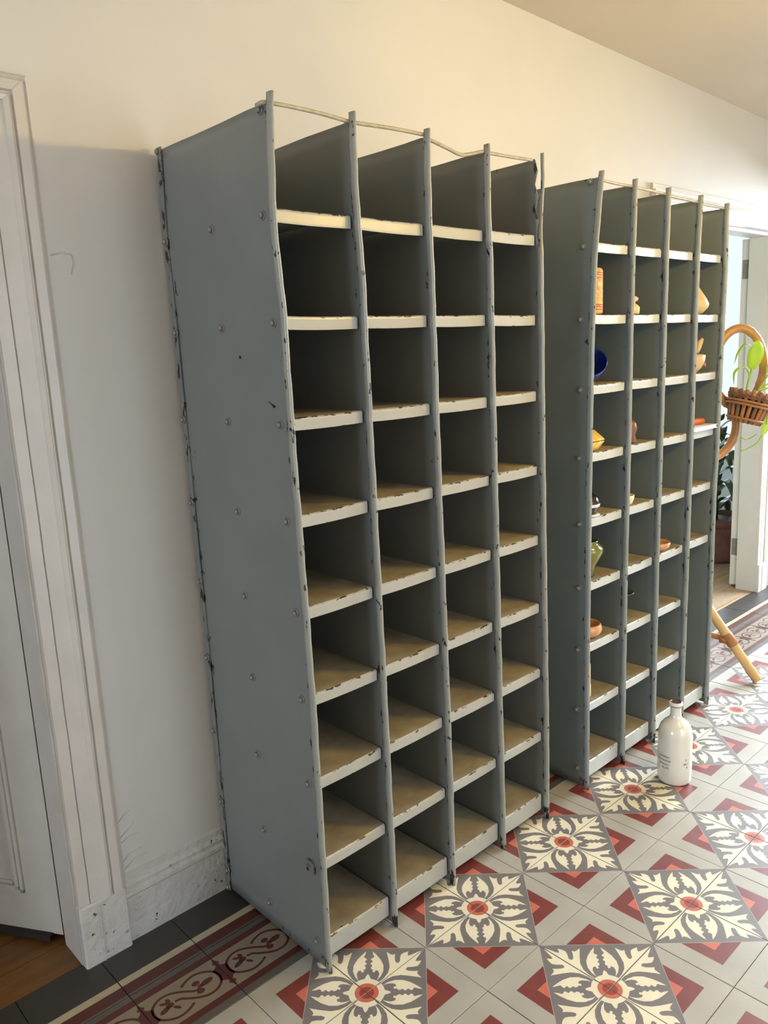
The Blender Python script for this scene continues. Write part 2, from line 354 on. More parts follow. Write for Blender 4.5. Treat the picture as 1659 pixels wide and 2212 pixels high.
# casing profile: t = 0 at the opening edge .. 1 outer edge, height d above the wall
CP = [(0.000, 0.0), (0.000, 0.020), (0.026, 0.021), (0.028, 0.017), (0.030, 0.022), (0.064, 0.025), (0.066, 0.030), (0.076, 0.032), (0.080, 0.024), (0.084, 0.024), (0.087, 0.031), (0.107, 0.031), (0.110, 0.026), (0.113, 0.024), (0.117, 0.028), (0.122, 0.020), (0.122, 0.0)]
def casing(name, x0, x1, h, label, zb, left=True, right=True, headprof=None, paint='white', plinth='white_worn'):
    e = struct(place(None, name), label, 'trim')
    CW = 0.122
    for side in ([-1] if left else []) + ([1] if right else []):
        xo = x1 if side == 1 else x0
        b = MB(); R = []
        zs = [zb + (h - zb) * k / 24 for k in range(25)]
        for k, z in enumerate(zs):
            j = random.uniform(-0.0009, 0.0009)
            R.append([b.vert((xo + side * t + j, WY - d + j, z + (t if k == 24 and not headprof else 0))) for t, d in CP])
        b.rings(R, 0, True, False); b.face(R[0][::-1]); b.face(R[-1])
        b.obj('jamb_casing', M[paint], e)
        p = MB(); xa, xb = sorted((xo - side * 0.004, xo + side * 0.118))
        y0 = WY - 0.030
        nx = 6; pts = []
        p.cbox(xa, xb, y0, WY, -0.002, zb + 0.002, 0.004)
        p.box(xa + 0.045, xa + 0.049, y0 - 0.002, y0 + 0.001, 0.0, zb - 0.01)
        p.obj('plinth_block', M[plinth], e)
        r = MB(); xa, xb = sorted((xo - side * 0.006, xo + side * 0.006))
        r.box(xa, xb, WY - 0.006, WY + 0.10, 0, h); r.obj('jamb_reveal', M[paint], e)
    b = MB()
    if headprof is None:
        prof = [(WY - d, h + t) for t, d in CP]
        b.prism(prof, 'x', x0, x1, 0, lambda u, v: (-(v - h), (v - h)))
    else:
        for sg in (1,):
            prof = [(WY - d, h + z) for d, z in headprof]
            b.prism(prof, 'x', x0 - 0.11, x1 - 0.02, 0, lambda u, v: (-(WY - u) * 0.6, (WY - u) * 0.35))
    b.obj('head_casing', M[paint], e)
    s = MB(); s.box(x0, x1, WY - 0.004, WY + 0.10, h - 0.012, h); s.obj('head_reveal', M[paint], e)
    return e
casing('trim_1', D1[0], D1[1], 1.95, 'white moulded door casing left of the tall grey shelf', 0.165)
HP = [(0, 0), (0.050, 0), (0.052, 0.010), (0.046, 0.012), (0.046, 0.050), (0.050, 0.052), (0.050, 0.058), (0.040, 0.060), (0.036, 0.075), (0.030, 0.085), (0.036, 0.088), (0.036, 0.094), (0.018, 0.098), (0.016, 0.122), (0.010, 0.126), (0, 0.126)]
casing('trim_2', D2[0], D2[1], 2.005, 'white moulded door surround with heavy cornice at far right', 0.165, headprof=HP, paint='white_lit', plinth='white_lit')

# door leaf of the left room, swung inwards
def door_leaf(name, label, hinge, ang, width, height, th, panels, m):
    e = struct(place(None, name, None, hinge, ang), label, 'door')
    b = MB(); b.box(0, width, 0, th, 0.018, height); b.obj('door_slab', m, e)
    for x0, x1, z0, z1 in panels:
        p = MB(); s = 0.018
        for k, (o_, d_) in enumerate(((0, 0.006), (0.010, 0.010), (0.020, 0.004))):
            for a, bq, c, d in ((x0 + o_, x1 - o_, z0 + o_, z0 + o_ + 0.009), (x0 + o_, x1 - o_, z1 - o_ - 0.009, z1 - o_), (x0 + o_, x0 + o_ + 0.009, z0 + o_, z1 - o_), (x1 - o_ - 0.009, x1 - o_, z0 + o_, z1 - o_)):
                p.box(a, bq, -d_, 0.002, c, d)
        p.obj('panel_moulding', m, e)
    return e
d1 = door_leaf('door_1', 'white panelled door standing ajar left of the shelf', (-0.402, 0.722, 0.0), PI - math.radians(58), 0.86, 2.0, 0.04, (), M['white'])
# mouldings belong on the face turned to the hall
for x0, x1, z0, z1 in ((0.10, 0.76, 0.13, 0.62), (0.10, 0.76, 0.74, 1.88)):
    p = MB()
    for o_, d_ in ((0, 0.006), (0.011, 0.010), (0.022, 0.004)):
        for a, bq, c_, d in ((x0 + o_, x1 - o_, z0 + o_, z0 + o_ + 0.010), (x0 + o_, x1 - o_, z1 - o_ - 0.010, z1 - o_), (x0 + o_, x0 + o_ + 0.010, z0 + o_, z1 - o_), (x1 - o_ - 0.010, x1 - o_, z0 + o_, z1 - o_)):
            p.box(a, bq, 0.038, 0.04 + d_, c_, d)
    p.obj('panel_moulding', M['white'], d1)
b = MB(); b.box(0.03, 0.80, 0.036, 0.055, 0.004, 0.020); b.obj('draught_strip', M['dark'], d1)

# rooms beyond the two doors
def plank_floor(name, x0, x1, y0, y1, wdt, m, label):
    b = MB(); b.box(x0, x1, y0, y1, -0.06, -0.012); e = struct(b.obj(name, M['dark']), label, 'floor')
    y = y0; me = None
    while y < y1 - 0.01:
        ye = min(y + wdt, y1)
        p = MB(); p.box(x0, x1, y + 0.0012, ye - 0.0012, -0.012, -0.001 + random.uniform(-.001, .0008)); p.obj('plank', m, e)
        y = ye
    return e
plank_floor('floor_left_room', -2.2, 0.3, WY, 2.4, 0.11, M['oak_dark'], 'dark varnished plank floor beyond the left door')
plank_floor('floor_blue_room', 2.0, 5.7, WY, 3.6, 0.14, M['oak_pale'], 'worn pale plank floor beyond the right door')
b = MB(); b.box(-2.2, 0.3, 2.4, 2.5, 0, 2.6); b.box(-2.3, -2.2, WY + .095, 2.5, 0, 2.6); b.box(0.3, 0.4, WY + .095, 2.5, 0, 2.6)
struct(b.obj('wall_left_room', M['wall']), 'dim white walls of the room beyond the left door', 'wall')
b = MB(); b.box(-2.3, 0.4, WY + .095, 2.5, 2.6, 2.7); struct(b.obj('ceiling_left_room', M['ceil']), 'ceiling of the room beyond the left door', 'ceiling')
b = MB(); b.box(XR, 5.8, WY + .045, WY + .095, 0, 2.7); b.box(2.0, 5.8, 3.6, 3.7, 0, 2.7); b.box(1.9, 2.0, WY + .095, 3.7, 0, 2.7)
for y0, y1, z0, z1 in ((WY + .095, 1.5, 0, 2.7), (3.1, 3.6, 0, 2.7), (1.5, 3.1, 0, 0.5), (1.5, 3.1, 2.4, 2.7)): b.box(5.7, 5.8, y0, y1, z0, z1)
struct(b.obj('wall_blue_room', M['blue']), 'pale blue walls of the room beyond the right door', 'wall')
b = MB(); b.box(1.9, 5.8, WY + .095, 3.7, 2.7, 2.8); struct(b.obj('ceiling_blue_room', M['ceil']), 'ceiling of the pale blue room', 'ceiling')
e = door_leaf('door_2', 'white door leaf folded back beyond the right doorway', (3.592, 0.688, 0.0), math.radians(14), 0.80, 1.99, 0.042, (), M['white_lit'])
for z in (0.20, 1.78):
    h_ = MB(); h_.tube([(-0.006, 0.004, z), (-0.006, 0.004, z + 0.10)], 0.008, 8); h_.box(-0.003, 0.0, 0.004, 0.036, z, z + 0.10); h_.obj('hinge', M['steel'], e)
b = MB(); b.box(2.6, 3.50, 0.600, 0.72, -0.001, 0.006); tag(b.obj('door_mat', M['mat']), 'flat tan mat lying in the right doorway', 'mat')

# ------------------------------------------------------------------ pigeonhole shelf units
LV = [0.066, 0.277, 0.487, 0.697, 0.907, 1.117, 1.329, 1.541, 1.754]
U1 = [[(0.0, -.016), (.30, -.012), (.72, -.010), (1.14, -.015), (1.34, -.017), (1.546, -.017), (1.735, -.026), (1.78, -.025), (1.978, -.013)],
      [(0.0, .205), (.10, .209), (.71, .208), (1.33, .205), (1.64, .204), (1.77, .199), (1.82, .196), (1.974, .200)],
      [(0.0, .432), (.29, .435), (.72, .432), (1.12, .429), (1.58, .428), (1.77, .426), (1.89, .426), (1.973, .430)],
      [(0.0, .658), (.5, .654), (.92, .652), (1.32, .650), (1.68, .649), (1.79, .645), (1.968, .645)],
      [(0.0, .875), (.26, .878), (.72, .873), (1.14, .869), (1.44, .868), (1.72, .866), (1.80, .868), (1.90, .879), (1.976, .877)]]
U2 = [[(0.0, 1.102), (.51, 1.104), (.92, 1.110), (1.32, 1.118), (1.51, 1.124), (1.74, 1.138), (1.964, 1.172)],
      [(0.0, 1.329), (.70, 1.332), (1.1, 1.342), (1.51, 1.347), (1.72, 1.353), (1.961, 1.362)],
      [(0.0, 1.544), (.70, 1.546), (1.1, 1.556), (1.51, 1.564), (1.72, 1.567), (1.956, 1.573)],
      [(0.0, 1.762), (.32, 1.768), (.70, 1.774), (1.1, 1.781), (1.51, 1.786), (1.72, 1.789), (1.954, 1.801)],
      [(0.0, 1.978), (.57, 1.982), (.86, 1.984), (1.03, 1.994), (1.27, 1.999), (1.50, 2.003), (1.70, 2.012), (1.945, 2.007)]]
PR = 0.0046                                                        # half width of a rolled front edge
YP = 0.112; YB = 0.560; YL = 0.128
def xc(tab, z): return interp(tab, z) - PR
def bolt_mesh():
    b = MB(); b.lathe([(0.0105, 0), (0.0105, 0.0015), (0.0095, 0.0025)], 12); b.lathe([(0.0072, 0.002), (0.0068, 0.006), (0.0045, 0.0085), (0.0012, 0.0092)], 10)
    return b.mesh('bolt', [M['steel']])
BOLT = bolt_mesh()
def build_unit(tabs, name, label, mp, mpost, mlip, skip, rods, torn):
    x0 = xc(tabs[0], 0); root = thing(name, label, 'shelf unit', (x0, YP, 0), 'metal pigeonhole shelves')
    O = Vector((x0, YP, 0)); H = tabs[0][-1][0]
    ups = []
    for k, tab in enumerate(tabs):
        top = tab[-1][0]
        # sheet: front column follows the dented edge, the back column runs nearly straight
        b = MB(); NZ = 60; ys = [0.118, 0.124, 0.134, 0.150, 0.19, 0.28, 0.40, 0.50, 0.545, YB]
        th = 0.0011
        grid = {}
        for s in (-1, 1):
            for iz in range(NZ + 1):
                z = 0.006 + (top - 0.020) * iz / NZ
                xf = xc(tab, z); xb = (xc(tab, 0.9) * 0.5 + xf * 0.5)
                for iy, y in enumerate(ys):
                    t = (y - ys[0]) / (YB - ys[0]); x = xf + (xb - xf) * min(1, t * 1.2)
                    if torn == k and z > 1.74:                      # last sheet has come away from its post
                        x -= 0.020 * min(1, (z - 1.74) / 0.15) * (1 - t) ** 2
                    zz = z
                    if iz == NZ: zz -= 0.002 * abs(math.sin(iy * 2.3 + k)) 
                    if iz == 0 and y > 0.13: zz += 0.0
                    wr = max(0, 1 - (y - ys[0]) / 0.034) * 0.95
                    if YB - y < 0.02: wr = max(wr, 0.75)
                    if iz >= NZ - 0: wr = max(wr, 0.7)
                    if z < 0.04: wr = max(wr, 0.6)
                    yy = y + (0.006 * math.sin(z * 90) * (z > 1.74) if torn == k and iy == 0 else 0)
                    grid[s, iz, iy] = b.vert((x + s * th - O.x, yy - O.y, zz), wr)
        n = len(ys)
        for s in (-1, 1):
            for iz in range(NZ):
                for iy in range(n - 1):
                    q = (grid[s, iz, iy], grid[s, iz, iy + 1], grid[s, iz + 1, iy + 1], grid[s, iz + 1, iy])
                    b.face(q if s > 0 else q[::-1], 0, True)
        ring = [(0, i) for i in range(n)] + [(j, n - 1) for j in range(1, NZ + 1)] + [(NZ, i) for i in range(n - 2, -1, -1)] + [(j, 0) for j in range(NZ - 1, 0, -1)]
        for (a, c_), (d, e_) in zip(ring, ring[1:] + ring[:1]):
            b.face((grid[-1, a, c_], grid[-1, d, e_], grid[1, d, e_], grid[1, a, c_]))
        u = b.obj('upright', mp, root, fix=False); ups.append(u)
        # rolled front edge of the upright
        b = MB(); R = []; nz = 70
        sec = [(-1, 0.9), (-1.0, -0.3), (-0.72, -0.9), (0, -1.15), (0.72, -0.9), (1.0, -0.3), (1.0, 0.9), (0.35, 1.15), (-0.35, 1.15)]
        for i in range(nz + 1):
            z = 0.001 + top * i / nz; x = xc(tab, z); j = 0.0012 * math.sin(z * 23 + k * 2.1) * math.sin(z * 51 + k)
            slim = 0.62 if (torn == k and z > 1.74) else 1.0
            R.append([b.vert((x + a * PR * slim + j - O.x, YP + c_ * 0.0082 * slim - O.y, z), (0.8 if z < 0.05 else 0.50)) for a, c_ in sec])
        b.rings(R, 0, True, True); b.face(R[0][::-1]); b.face(R[-1])
        b.obj('front_edge', mpost, u, fix=True)
    # boards
    for c_ in range(4):
        for li, z in enumerate(LV):
            if (c_, li) in skip: continue
            xa = xc(tabs[c_], z) + 0.0075; xb = xc(tabs[c_ + 1], z) - 0.0075
            za = z + random.uniform(-.0006, .0006); ztop = za + 0.0135; zlo = za - 0.0145 if li else 0.026
            b = MB(); nx = 8; t = 0.0014; rows = []
            tilt = random.uniform(-.0015, .0015)
            prof = [(YB - 0.006, ztop, 0, 0), (0.30, ztop, 0, 0.0), (0.17, ztop, 0, 0.2), (YL + 0.010, ztop, 0, 0.7), (YL + 0.003, ztop, 0, 1.0), (YL, ztop - 0.0025, 1, 1.0), (YL - 0.0005, ztop - 0.006, 1, 0.55), (YL, zlo + 0.004, 1, 0.35), (YL + 0.0004, zlo, 1, 0.8), (YL + t, zlo, 1, 0.3), (YL + t, ztop - t - 0.002, 2, 0), (YB - 0.006, ztop - t, 2, 0)]
            for i in range(nx + 1):
                x = xa + (xb - xa) * i / nx; sag = -0.0015 * math.sin(PI * i / nx)
                rows.append([b.vert((x - O.x, y - O.y, zz + tilt * (i / nx - .5) + sag), w_) for y, zz, _, w_ in prof])
            np_ = len(prof)
            for i in range(nx):
                for j in range(np_):
                    j2 = (j + 1) % np_; mi = max(prof[j][2], prof[j2][2]) if j2 else 2
                    mi = 0 if j < 4 else (1 if j < 9 else 2)
                    b.face((rows[i][j], rows[i + 1][j], rows[i + 1][j2], rows[i][j2]), mi)
            b.face(rows[0], 1); b.face(rows[-1][::-1], 1)
            b.obj('shelf_board', [M['dust'], mlip, mp], root)
    # back sheet and rear angle strip
    b = MB(); b.box(xc(tabs[0], 1) - O.x - 0.002, xc(tabs[4], 1) - O.x + 0.002, YB - O.y, YB - O.y + 0.0025, 0.02, H - 0.02); b.obj('back_sheet', mp, root)
    for s, tab in ((-1, tabs[0]), (1, tabs[4])):
        b = MB(); x = xc(tab, 1) - O.x; R = []
        for i in range(41):
            z = 0.002 + (H - 0.012) * i / 40; xx = (xc(tab, 0.9) * .5 + xc(tab, z) * .5) - O.x + s * (0.0035 + 0.0012 * math.sin(z * 14))
            R.append([b.vert((xx + a, YB - O.y + c_, z), 0.85) for a, c_ in ((-0.0015, -0.012), (0.0015, -0.012), (0.0015, 0.005), (-0.0015, 0.005))])
        b.rings(R, 0, True, False); b.face(R[0][::-1]); b.face(R[-1]); b.obj('rear_angle', mp, root)
    # bolts of the outer left sheet
    tab = tabs[0]; pos = [(0.150, z) for z in LV] + [(0.354, z) for z in LV] + [(YB - 0.004, z) for z in LV] + [(YB - 0.004, H - 0.02), (YB - 0.006, 0.012), (0.150, H - 0.025)]
    for y, z in pos:
        t = (y - .118) / (YB - .118); xf = xc(tab, z); xb = xc(tab, 0.9) * .5 + xf * .5
        x = xf + (xb - xf) * min(1, t * 1.2) - (0.0055 if y > 0.5 else 0.001)
        o = place(BOLT, 'bolt', ups[0], (x - O.x, y + random.uniform(-.004, .004) - O.y, z)); o.rotation_euler = (0, -PI / 2, 0)
    # rods tying the tops together
    for pts in rods:
        b = MB(); b.tube([Vector(q) - O for q in smooth3(pts)], 0.0044, 8); b.obj('tie_rod', M['rod'], root)
    return root
def smooth3(pts, n=6):
    P = [Vector(q) for q in pts]
    if len(P) < 3: return P
    P = [P[0] * 2 - P[1]] + P + [P[-1] * 2 - P[-2]]; out = []
    for a, bq, c, d in zip(P, P[1:], P[2:], P[3:]):
        for k in range(n):
            t = k / n; out.append(0.5 * ((2 * bq) + (c - a) * t + (2 * a - 5 * bq + 4 * c - d) * t * t + (3 * bq - a - 3 * c + d) * t ** 3))
    out.append(P[-2]); return out
YR = 0.121
rods1 = [[(-.034, YR + .018, 1.957), (-.018, YR, 1.961), (.10, YR, 1.962), (.193, YR, 1.957)], [(.199, YR, 1.957), (.32, YR, 1.962), (.421, YR, 1.963)],
         [(.427, YR, 1.957), (.50, YR - .002, 1.943), (.54, YR - .004, 1.934), (.57, YR - .004, 1.937), (.643, YR, 1.955)], [(.648, YR, 1.952), (.75, YR, 1.954), (.838, YR, 1.957)]]
unit1 = build_unit(U1, 'pigeonhole_shelf', 'nearer grey metal pigeonhole shelf, empty, with bolted side sheet', M['paint1'], M['post1'], M['lip1'], set(), rods1, 4)
# square plate nut low on the nearer sheet
b = MB(); b.box(-.004, 0, -.014, .014, -.016, .016); b.box(-.0095, -.004, -.0075, .0075, -.008, .008); b.box(-.0105, -.0094, -.004, .004, -.0045, .0045, 1)
b.obj('square_nut', [M['steel'], M['dark']], unit1, (-0.002, 0.155 - YP, 0.268))
hb = MB(); hb.lathe([(0.0035, 0), (0.003, 0.0006)], 10, M=Matrix.Rotation(-PI / 2, 4, 'Y')); hb.obj('hole', M['dark'], unit1, (-0.0022 - 0.0005, 0.284 - YP, 1.475))
sc = MB(); sc.tube([(-.0005, .186, 1.378), (-.0008, .174, 1.372), (-.0012, .164, 1.367)], [0.0006, 0.001, 0.003], 6); sc.obj('scratch', M['dark'], unit1, (-0.0025, -YP, 0))
rods2 = [[(1.172, YR, 1.942), (1.27, YR, 1.940), (1.357, YR, 1.942)], [(1.364, YR, 1.940), (1.47, YR, 1.940), (1.568, YR, 1.938)], [(1.575, YR, 1.935), (1.69, YR, 1.934), (1.796, YR, 1.933)], [(1.803, YR, 1.929), (1.90, YR, 1.929), (2.004, YR, 1.929)]]
unit2 = build_unit(U2, 'pigeonhole_shelf', 'farther slate grey metal pigeonhole shelf holding small ceramics', M['paint2'], M['post2'], M['lip2'], {(3, 1), (3, 2)}, rods2, -1)

# ------------------------------------------------------------------ white bottle on the floor
def text_mesh(lines, size, right=True, lead=1.15):
    cu = bpy.data.curves.new('print', 'FONT'); cu.body = lines; cu.size = size; cu.align_x = 'RIGHT' if right else 'LEFT'; cu.space_line = lead; cu.resolution_u = 2
    o = bpy.data.objects.new('print', cu); COL.objects.link(o)
    dg = bpy.context.evaluated_depsgraph_get(); me = bpy.data.meshes.new_from_object(o.evaluated_get(dg)); bpy.data.objects.remove(o)
    return me
M['glaze'] = mat('white_glaze', (216, 213, 204), 0.12, 0.02, 4, spec=0.6, coat=0.3)
M['lipbrown'] = mat('brown_glaze', (62, 44, 40), 0.2, 0.1, 30)
M['ink'] = mat('black_print', (34, 36, 38), 0.4)
bt = thing('bottle', 'white glazed ceramic bottle with black print standing on the tiles', 'bottle', (1.352, -0.068, 0.0006))
prof = [(0.046, 0.0), (0.0525, 0.002), (0.0545, 0.008), (0.0555, 0.05), (0.0555, 0.165), (0.0535, 0.182), (0.048, 0.198), (0.039, 0.210), (0.028, 0.219), (0.021, 0.226), (0.0178, 0.236), (0.0168, 0.250), (0.0168, 0.266), (0.0185, 0.269), (0.0225, 0.270), (0.0232, 0.274), (0.0222, 0.279), (0.0185, 0.2815), (0.0150, 0.2805), (0.0135, 0.274), (0.0130, 0.255)]
b = MB(); b.lathe(prof, 48); b.obj('body', M['glaze'], bt)
b = MB(); b.lathe([(0.0190, 0.2660), (0.0212, 0.2688), (0.0180, 0.2698)], 32); b.lathe([(0.0185, 0.2812), (0.0172, 0.2826), (0.0146, 0.2812), (0.0130, 0.270), (0.0125, 0.262)], 32); b.obj('mouth', M['lipbrown'], bt)
view = math.atan2(-1.2494 + 0.068, -1.0226 - 1.352)                # bearing of the printed side
def wrap(me, ang0, z0, name):
    for v in me.vertices:
        a = ang0 + v.co.x / 0.0558; v.co = (0.05585 * math.cos(a), 0.05585 * math.sin(a), z0 + v.co.y)
    me.materials.clear(); me.materials.append(M['ink']); place(me, name, bt)
wrap(text_mesh('nadallen \nny a bachat\nanneum  \nRUM  ', 0.0118), view - math.radians(12), 0.098, 'print')
wrap(text_mesh('  V\nde v\n   A', 0.0115, False), view + math.radians(30), 0.090, 'print')

# ------------------------------------------------------------------ ceramics in the farther shelf
def vessel(name, label, cat, x, y, z, prof, m, n=24, parts=(), warp=None, scale=(1, 1), rz=0):
    b = MB(); b.lathe(prof, n, warp=warp)
    if not parts:
        o = b.obj(name, m, None, (x, y, z)); o.scale = (scale[0], scale[1], 1); o.rotation_euler.z = rz; return tag(o, label, cat, 'objects on the farther shelf')
    r = thing(name, label, cat, (x, y, z), 'objects on the farther shelf'); o = b.obj('body', m, r); o.scale = (scale[0], scale[1], 1)
    for nm, pb, pm in parts: pb.obj(nm, pm, r)
    return r
def top(li): return LV[li] + 0.0150
C = {}
C['carved'] = mat('carved_orange', (236, 184, 92), 0.5, 0.2, 60, 0.5, 60, rgb2=(186, 96, 40), stretch=(1, 1, 2.5))
C['cobalt'] = mat('cobalt_glaze', (24, 46, 128), 0.12, 0.15, 12, spec=0.6)
C['yellow'] = mat('yellow_glaze', (226, 176, 78), 0.2, 0.1, 10)
C['darkglass'] = mat('dark_lustre', (44, 34, 34), 0.12, 0.2, 10)
C['whiteglaze'] = mat('white_lustre', (226, 222, 214), 0.2)
C['olive'] = mat('olive_lustre', (128, 118, 34), 0.14, 0.2, 16, rgb2=(40, 78, 62), spec=0.7)
C['copper'] = mat('peach_lustre', (206, 150, 104), 0.25, 0.1, 20)
C['cream'] = mat('cream_wax', (226, 206, 170), 0.5)
C['stone'] = mat('pale_stoneware', (206, 178, 134), 0.45, 0.08, 14)
C['pink'] = mat('painted_pink', (214, 150, 130), 0.3, 0.1, 14)
C['terra'] = mat('orange_clay', (196, 98, 48), 0.5, 0.1, 20)
C['egg'] = mat('yellow_egg', (222, 172, 92), 0.4)
C['bglass'] = mat('green_glass', (58, 84, 72), 0.08, 0.1, 8, spec=0.7)
C['blueglass'] = mat('blue_glass', (34, 40, 104), 0.1, 0.1, 8, spec=0.7)
C['paper'] = mat('white_paper', (236, 238, 240), 0.4, 0.02, 12)
C['brown'] = mat('brown_clay', (122, 78, 52), 0.4, 0.1, 20)
# column one, from the top down
groove = mat('carved_groove', (150, 62, 30), 0.5); bands = []
for z in (0.013, 0.020, 0.027, 0.108, 0.115, 0.122):
    q = MB(); q.lathe([(0.0455, z), (0.0468, z + 0.0015), (0.0455, z + 0.003)], 20); bands.append(('band', q, groove))
vessel('carved_vase', 'tall carved orange cylinder vase in the first column near the top', 'vase', 1.190, 0.174, top(7), [(0.040, 0), (0.045, 0.004), (0.0455, 0.01), (0.0455, 0.128), (0.043, 0.136), (0.036, 0.139), (0.034, 0.130), (0.033, 0.02)], C['carved'], parts=bands)
wv = lambda a, z: 1 + 0.10 * math.cos(2 * a) + 0.06 * math.sin(3 * a) * z * 10
b = MB(); b.lathe([(0.026, 0), (0.031, 0.003), (0.040, 0.020), (0.050, 0.044), (0.056, 0.064), (0.0545, 0.0655), (0.052, 0.062), (0.043, 0.036), (0.028, 0.009)], 32, warp=wv, M=Matrix.Rotation(math.radians(48), 4, Vector((0.6, -0.8, 0))))
zl = min(q[2] for q in b.v)
tag(b.obj('shell_bowl', C['cobalt'], None, (1.232, 0.196, top(6) - zl)), 'deep cobalt blue flared bowl tipped over below the carved vase', 'bowl', 'objects on the farther shelf')
lid = MB(); lid.lathe([(0.062, 0.034), (0.058, 0.040), (0.030, 0.066), (0.010, 0.070)], 6)
kn = MB(); kn.lathe([(0.010, 0.068), (0.014, 0.076), (0.010, 0.084), (0.003, 0.086)], 12)
vessel('lidded_box', 'yellow faceted box with pointed lid under the blue bowl', 'box', 1.183, 0.178, top(5), [(0.034, 0), (0.040, 0.003), (0.061, 0.030), (0.058, 0.031)], C['yellow'], 6, parts=(('lid', lid, C['yellow']), ('knob', kn, C['yellow'])))
wb = MB(); wb.lathe([(0.0462, 0.030), (0.0475, 0.036), (0.0462, 0.042)], 24); wf = MB(); wf.lathe([(0.044, 0), (0.048, 0.002), (0.042, 0.006)], 24)
vessel('lustre_jar', 'small dark lustre jar with white band and foot under the yellow box', 'jar', 1.176, 0.172, top(4), [(0.030, 0.003), (0.036, 0.006), (0.046, 0.030), (0.047, 0.044), (0.040, 0.062), (0.026, 0.070), (0.022, 0.066)], C['darkglass'], parts=(('band', wb, C['whiteglaze']), ('foot', wf, C['whiteglaze'])))
vessel('lustre_vase', 'olive and green lustre vase with wide shoulder in the first column', 'vase', 1.195, 0.180, top(3), [(0.026, 0), (0.028, 0.003), (0.026, 0.016), (0.032, 0.038), (0.048, 0.066), (0.056, 0.086), (0.054, 0.098), (0.042, 0.108), (0.036, 0.116), (0.040, 0.122), (0.036, 0.121), (0.031, 0.112), (0.040, 0.09)], C['olive'], 28)
vessel('lustre_bowl', 'small peach lustre bowl low in the first column', 'bowl', 1.192, 0.178, top(2), [(0.028, 0), (0.034, 0.002), (0.049, 0.014), (0.054, 0.028), (0.050, 0.042), (0.046, 0.046), (0.044, 0.042), (0.046, 0.028), (0.03, 0.010)], C['copper'], 32)
wk = MB(); wk.tube([(0, 0, 0.118), (0.001, 0, 0.130)], 0.0016, 6)
vessel('candle', 'thin cream candle standing in the lowest occupied first column hole', 'candle', 1.180, 0.166, top(1), [(0.013, 0), (0.014, 0.002), (0.014, 0.040), (0.0125, 0.044), (0.0125, 0.116), (0.009, 0.119)], C['cream'], 16, parts=(('wick', wk, M['dark']),))
# column two
vessel('stopper_bottle', 'little cream stoppered bottle barely showing in the second column', 'bottle', 1.426, 0.160, top(7), [(0.022, 0), (0.026, 0.003), (0.027, 0.022), (0.020, 0.030), (0.013, 0.034), (0.0125, 0.040), (0.021, 0.044), (0.022, 0.052), (0.014, 0.058)], C['stone'])
vessel('clay_vase', 'slim brown clay vase in the second column', 'vase', 1.424, 0.160, top(5), [(0.020, 0), (0.024, 0.004), (0.019, 0.028), (0.026, 0.048), (0.022, 0.066), (0.012, 0.076)], C['brown'])
vessel('cream_cup', 'tiny cream cup in the second column', 'cup', 1.398, 0.158, top(4), [(0.018, 0), (0.024, 0.004), (0.030, 0.020), (0.031, 0.034), (0.028, 0.033), (0.02, 0.008)], C['cream'])
gb = MB(); gb.lathe([(0.016, 0.0), (0.020, 0.003), (0.024, 0.030), (0.022, 0.060), (0.012, 0.074)], 20)
vessel('glass_jug', 'green rimmed glass jug with blue body in the second column', 'jug', 1.405, 0.172, top(2), [(0.010, 0.070), (0.012, 0.080), (0.030, 0.094), (0.046, 0.104), (0.043, 0.105), (0.026, 0.095), (0.008, 0.082)], C['bglass'], parts=(('body', gb, C['blueglass']),))
# column three
vessel('peach_dish', 'small peach dish alone in the third column', 'dish', 1.636, 0.166, top(3), [(0.024, 0), (0.030, 0.002), (0.046, 0.014), (0.050, 0.026), (0.047, 0.032), (0.044, 0.028), (0.028, 0.008)], C['copper'], 28)
# column four
vessel('pear_vase', 'pale pear shaped vase at the top of the fourth column', 'vase', 1.882, 0.172, top(7), [(0.026, 0), (0.034, 0.003), (0.052, 0.022), (0.056, 0.034), (0.046, 0.056), (0.026, 0.086), (0.015, 0.104), (0.018, 0.110), (0.013, 0.108)], C['stone'], 28)
sp = MB(); sp.tube([(0.020, -.006, 0.070), (0.030, -.01, 0.090), (0.034, -.012, 0.108), (0.048, -.016, 0.122)], [0.010, 0.010, 0.012, 0.006], 10)
pf = MB()
for a in (-0.5, 0.1, 0.7):
    pf.lathe([(0.0015, 0.0), (0.011, 0.004), (0.0012, 0.0058)], 10, M=Matrix.Rotation(a - 0.6, 4, 'Z') @ Matrix.Translation((0.0445, 0, 0.030 + 0.006 * a)) @ Matrix.Rotation(PI / 2, 4, 'Y'))
vessel('painted_pitcher', 'cream pitcher with pink painted flower and long spout in the fourth column', 'pitcher', 1.884, 0.172, top(6), [(0.018, 0), (0.022, 0.003), (0.036, 0.018), (0.047, 0.042), (0.049, 0.062), (0.040, 0.066), (0.020, 0.068)], C['stone'], 28, parts=(('spout', sp, C['stone']), ('painted_flower', pf, C['pink'])))
bk = thing('notebook', 'thin white covered notebook lying on the fourth column board', 'book', (1.795, 0.108, top(5)), 'objects on the farther shelf')
b = MB(); b.cbox(0.003, 0.184, 0.004, 0.150, 0.001, 0.0125, 0.001); b.obj('page_block', C['paper'], bk)
b = MB(); b.box(0, 0.186, 0, 0.154, 0, 0.0016); b.box(0, 0.186, 0, 0.154, 0.0125, 0.0142); b.obj('cover', C['paper'], bk)
z5 = top(5) + 0.0144
def capsule(name, label, cat, p0, p1, r, m):
    b = MB(); P0, P1 = Vector(p0), Vector(p1); b.tube([P0, P0.lerp(P1, .03), P0.lerp(P1, .97), P1], [r * .8, r, r, r * .8], 16)
    c0 = Vector((P0.x, P0.y, 0)); o = b.obj(name, m); return tag(o, label, cat, 'objects on the farther shelf')
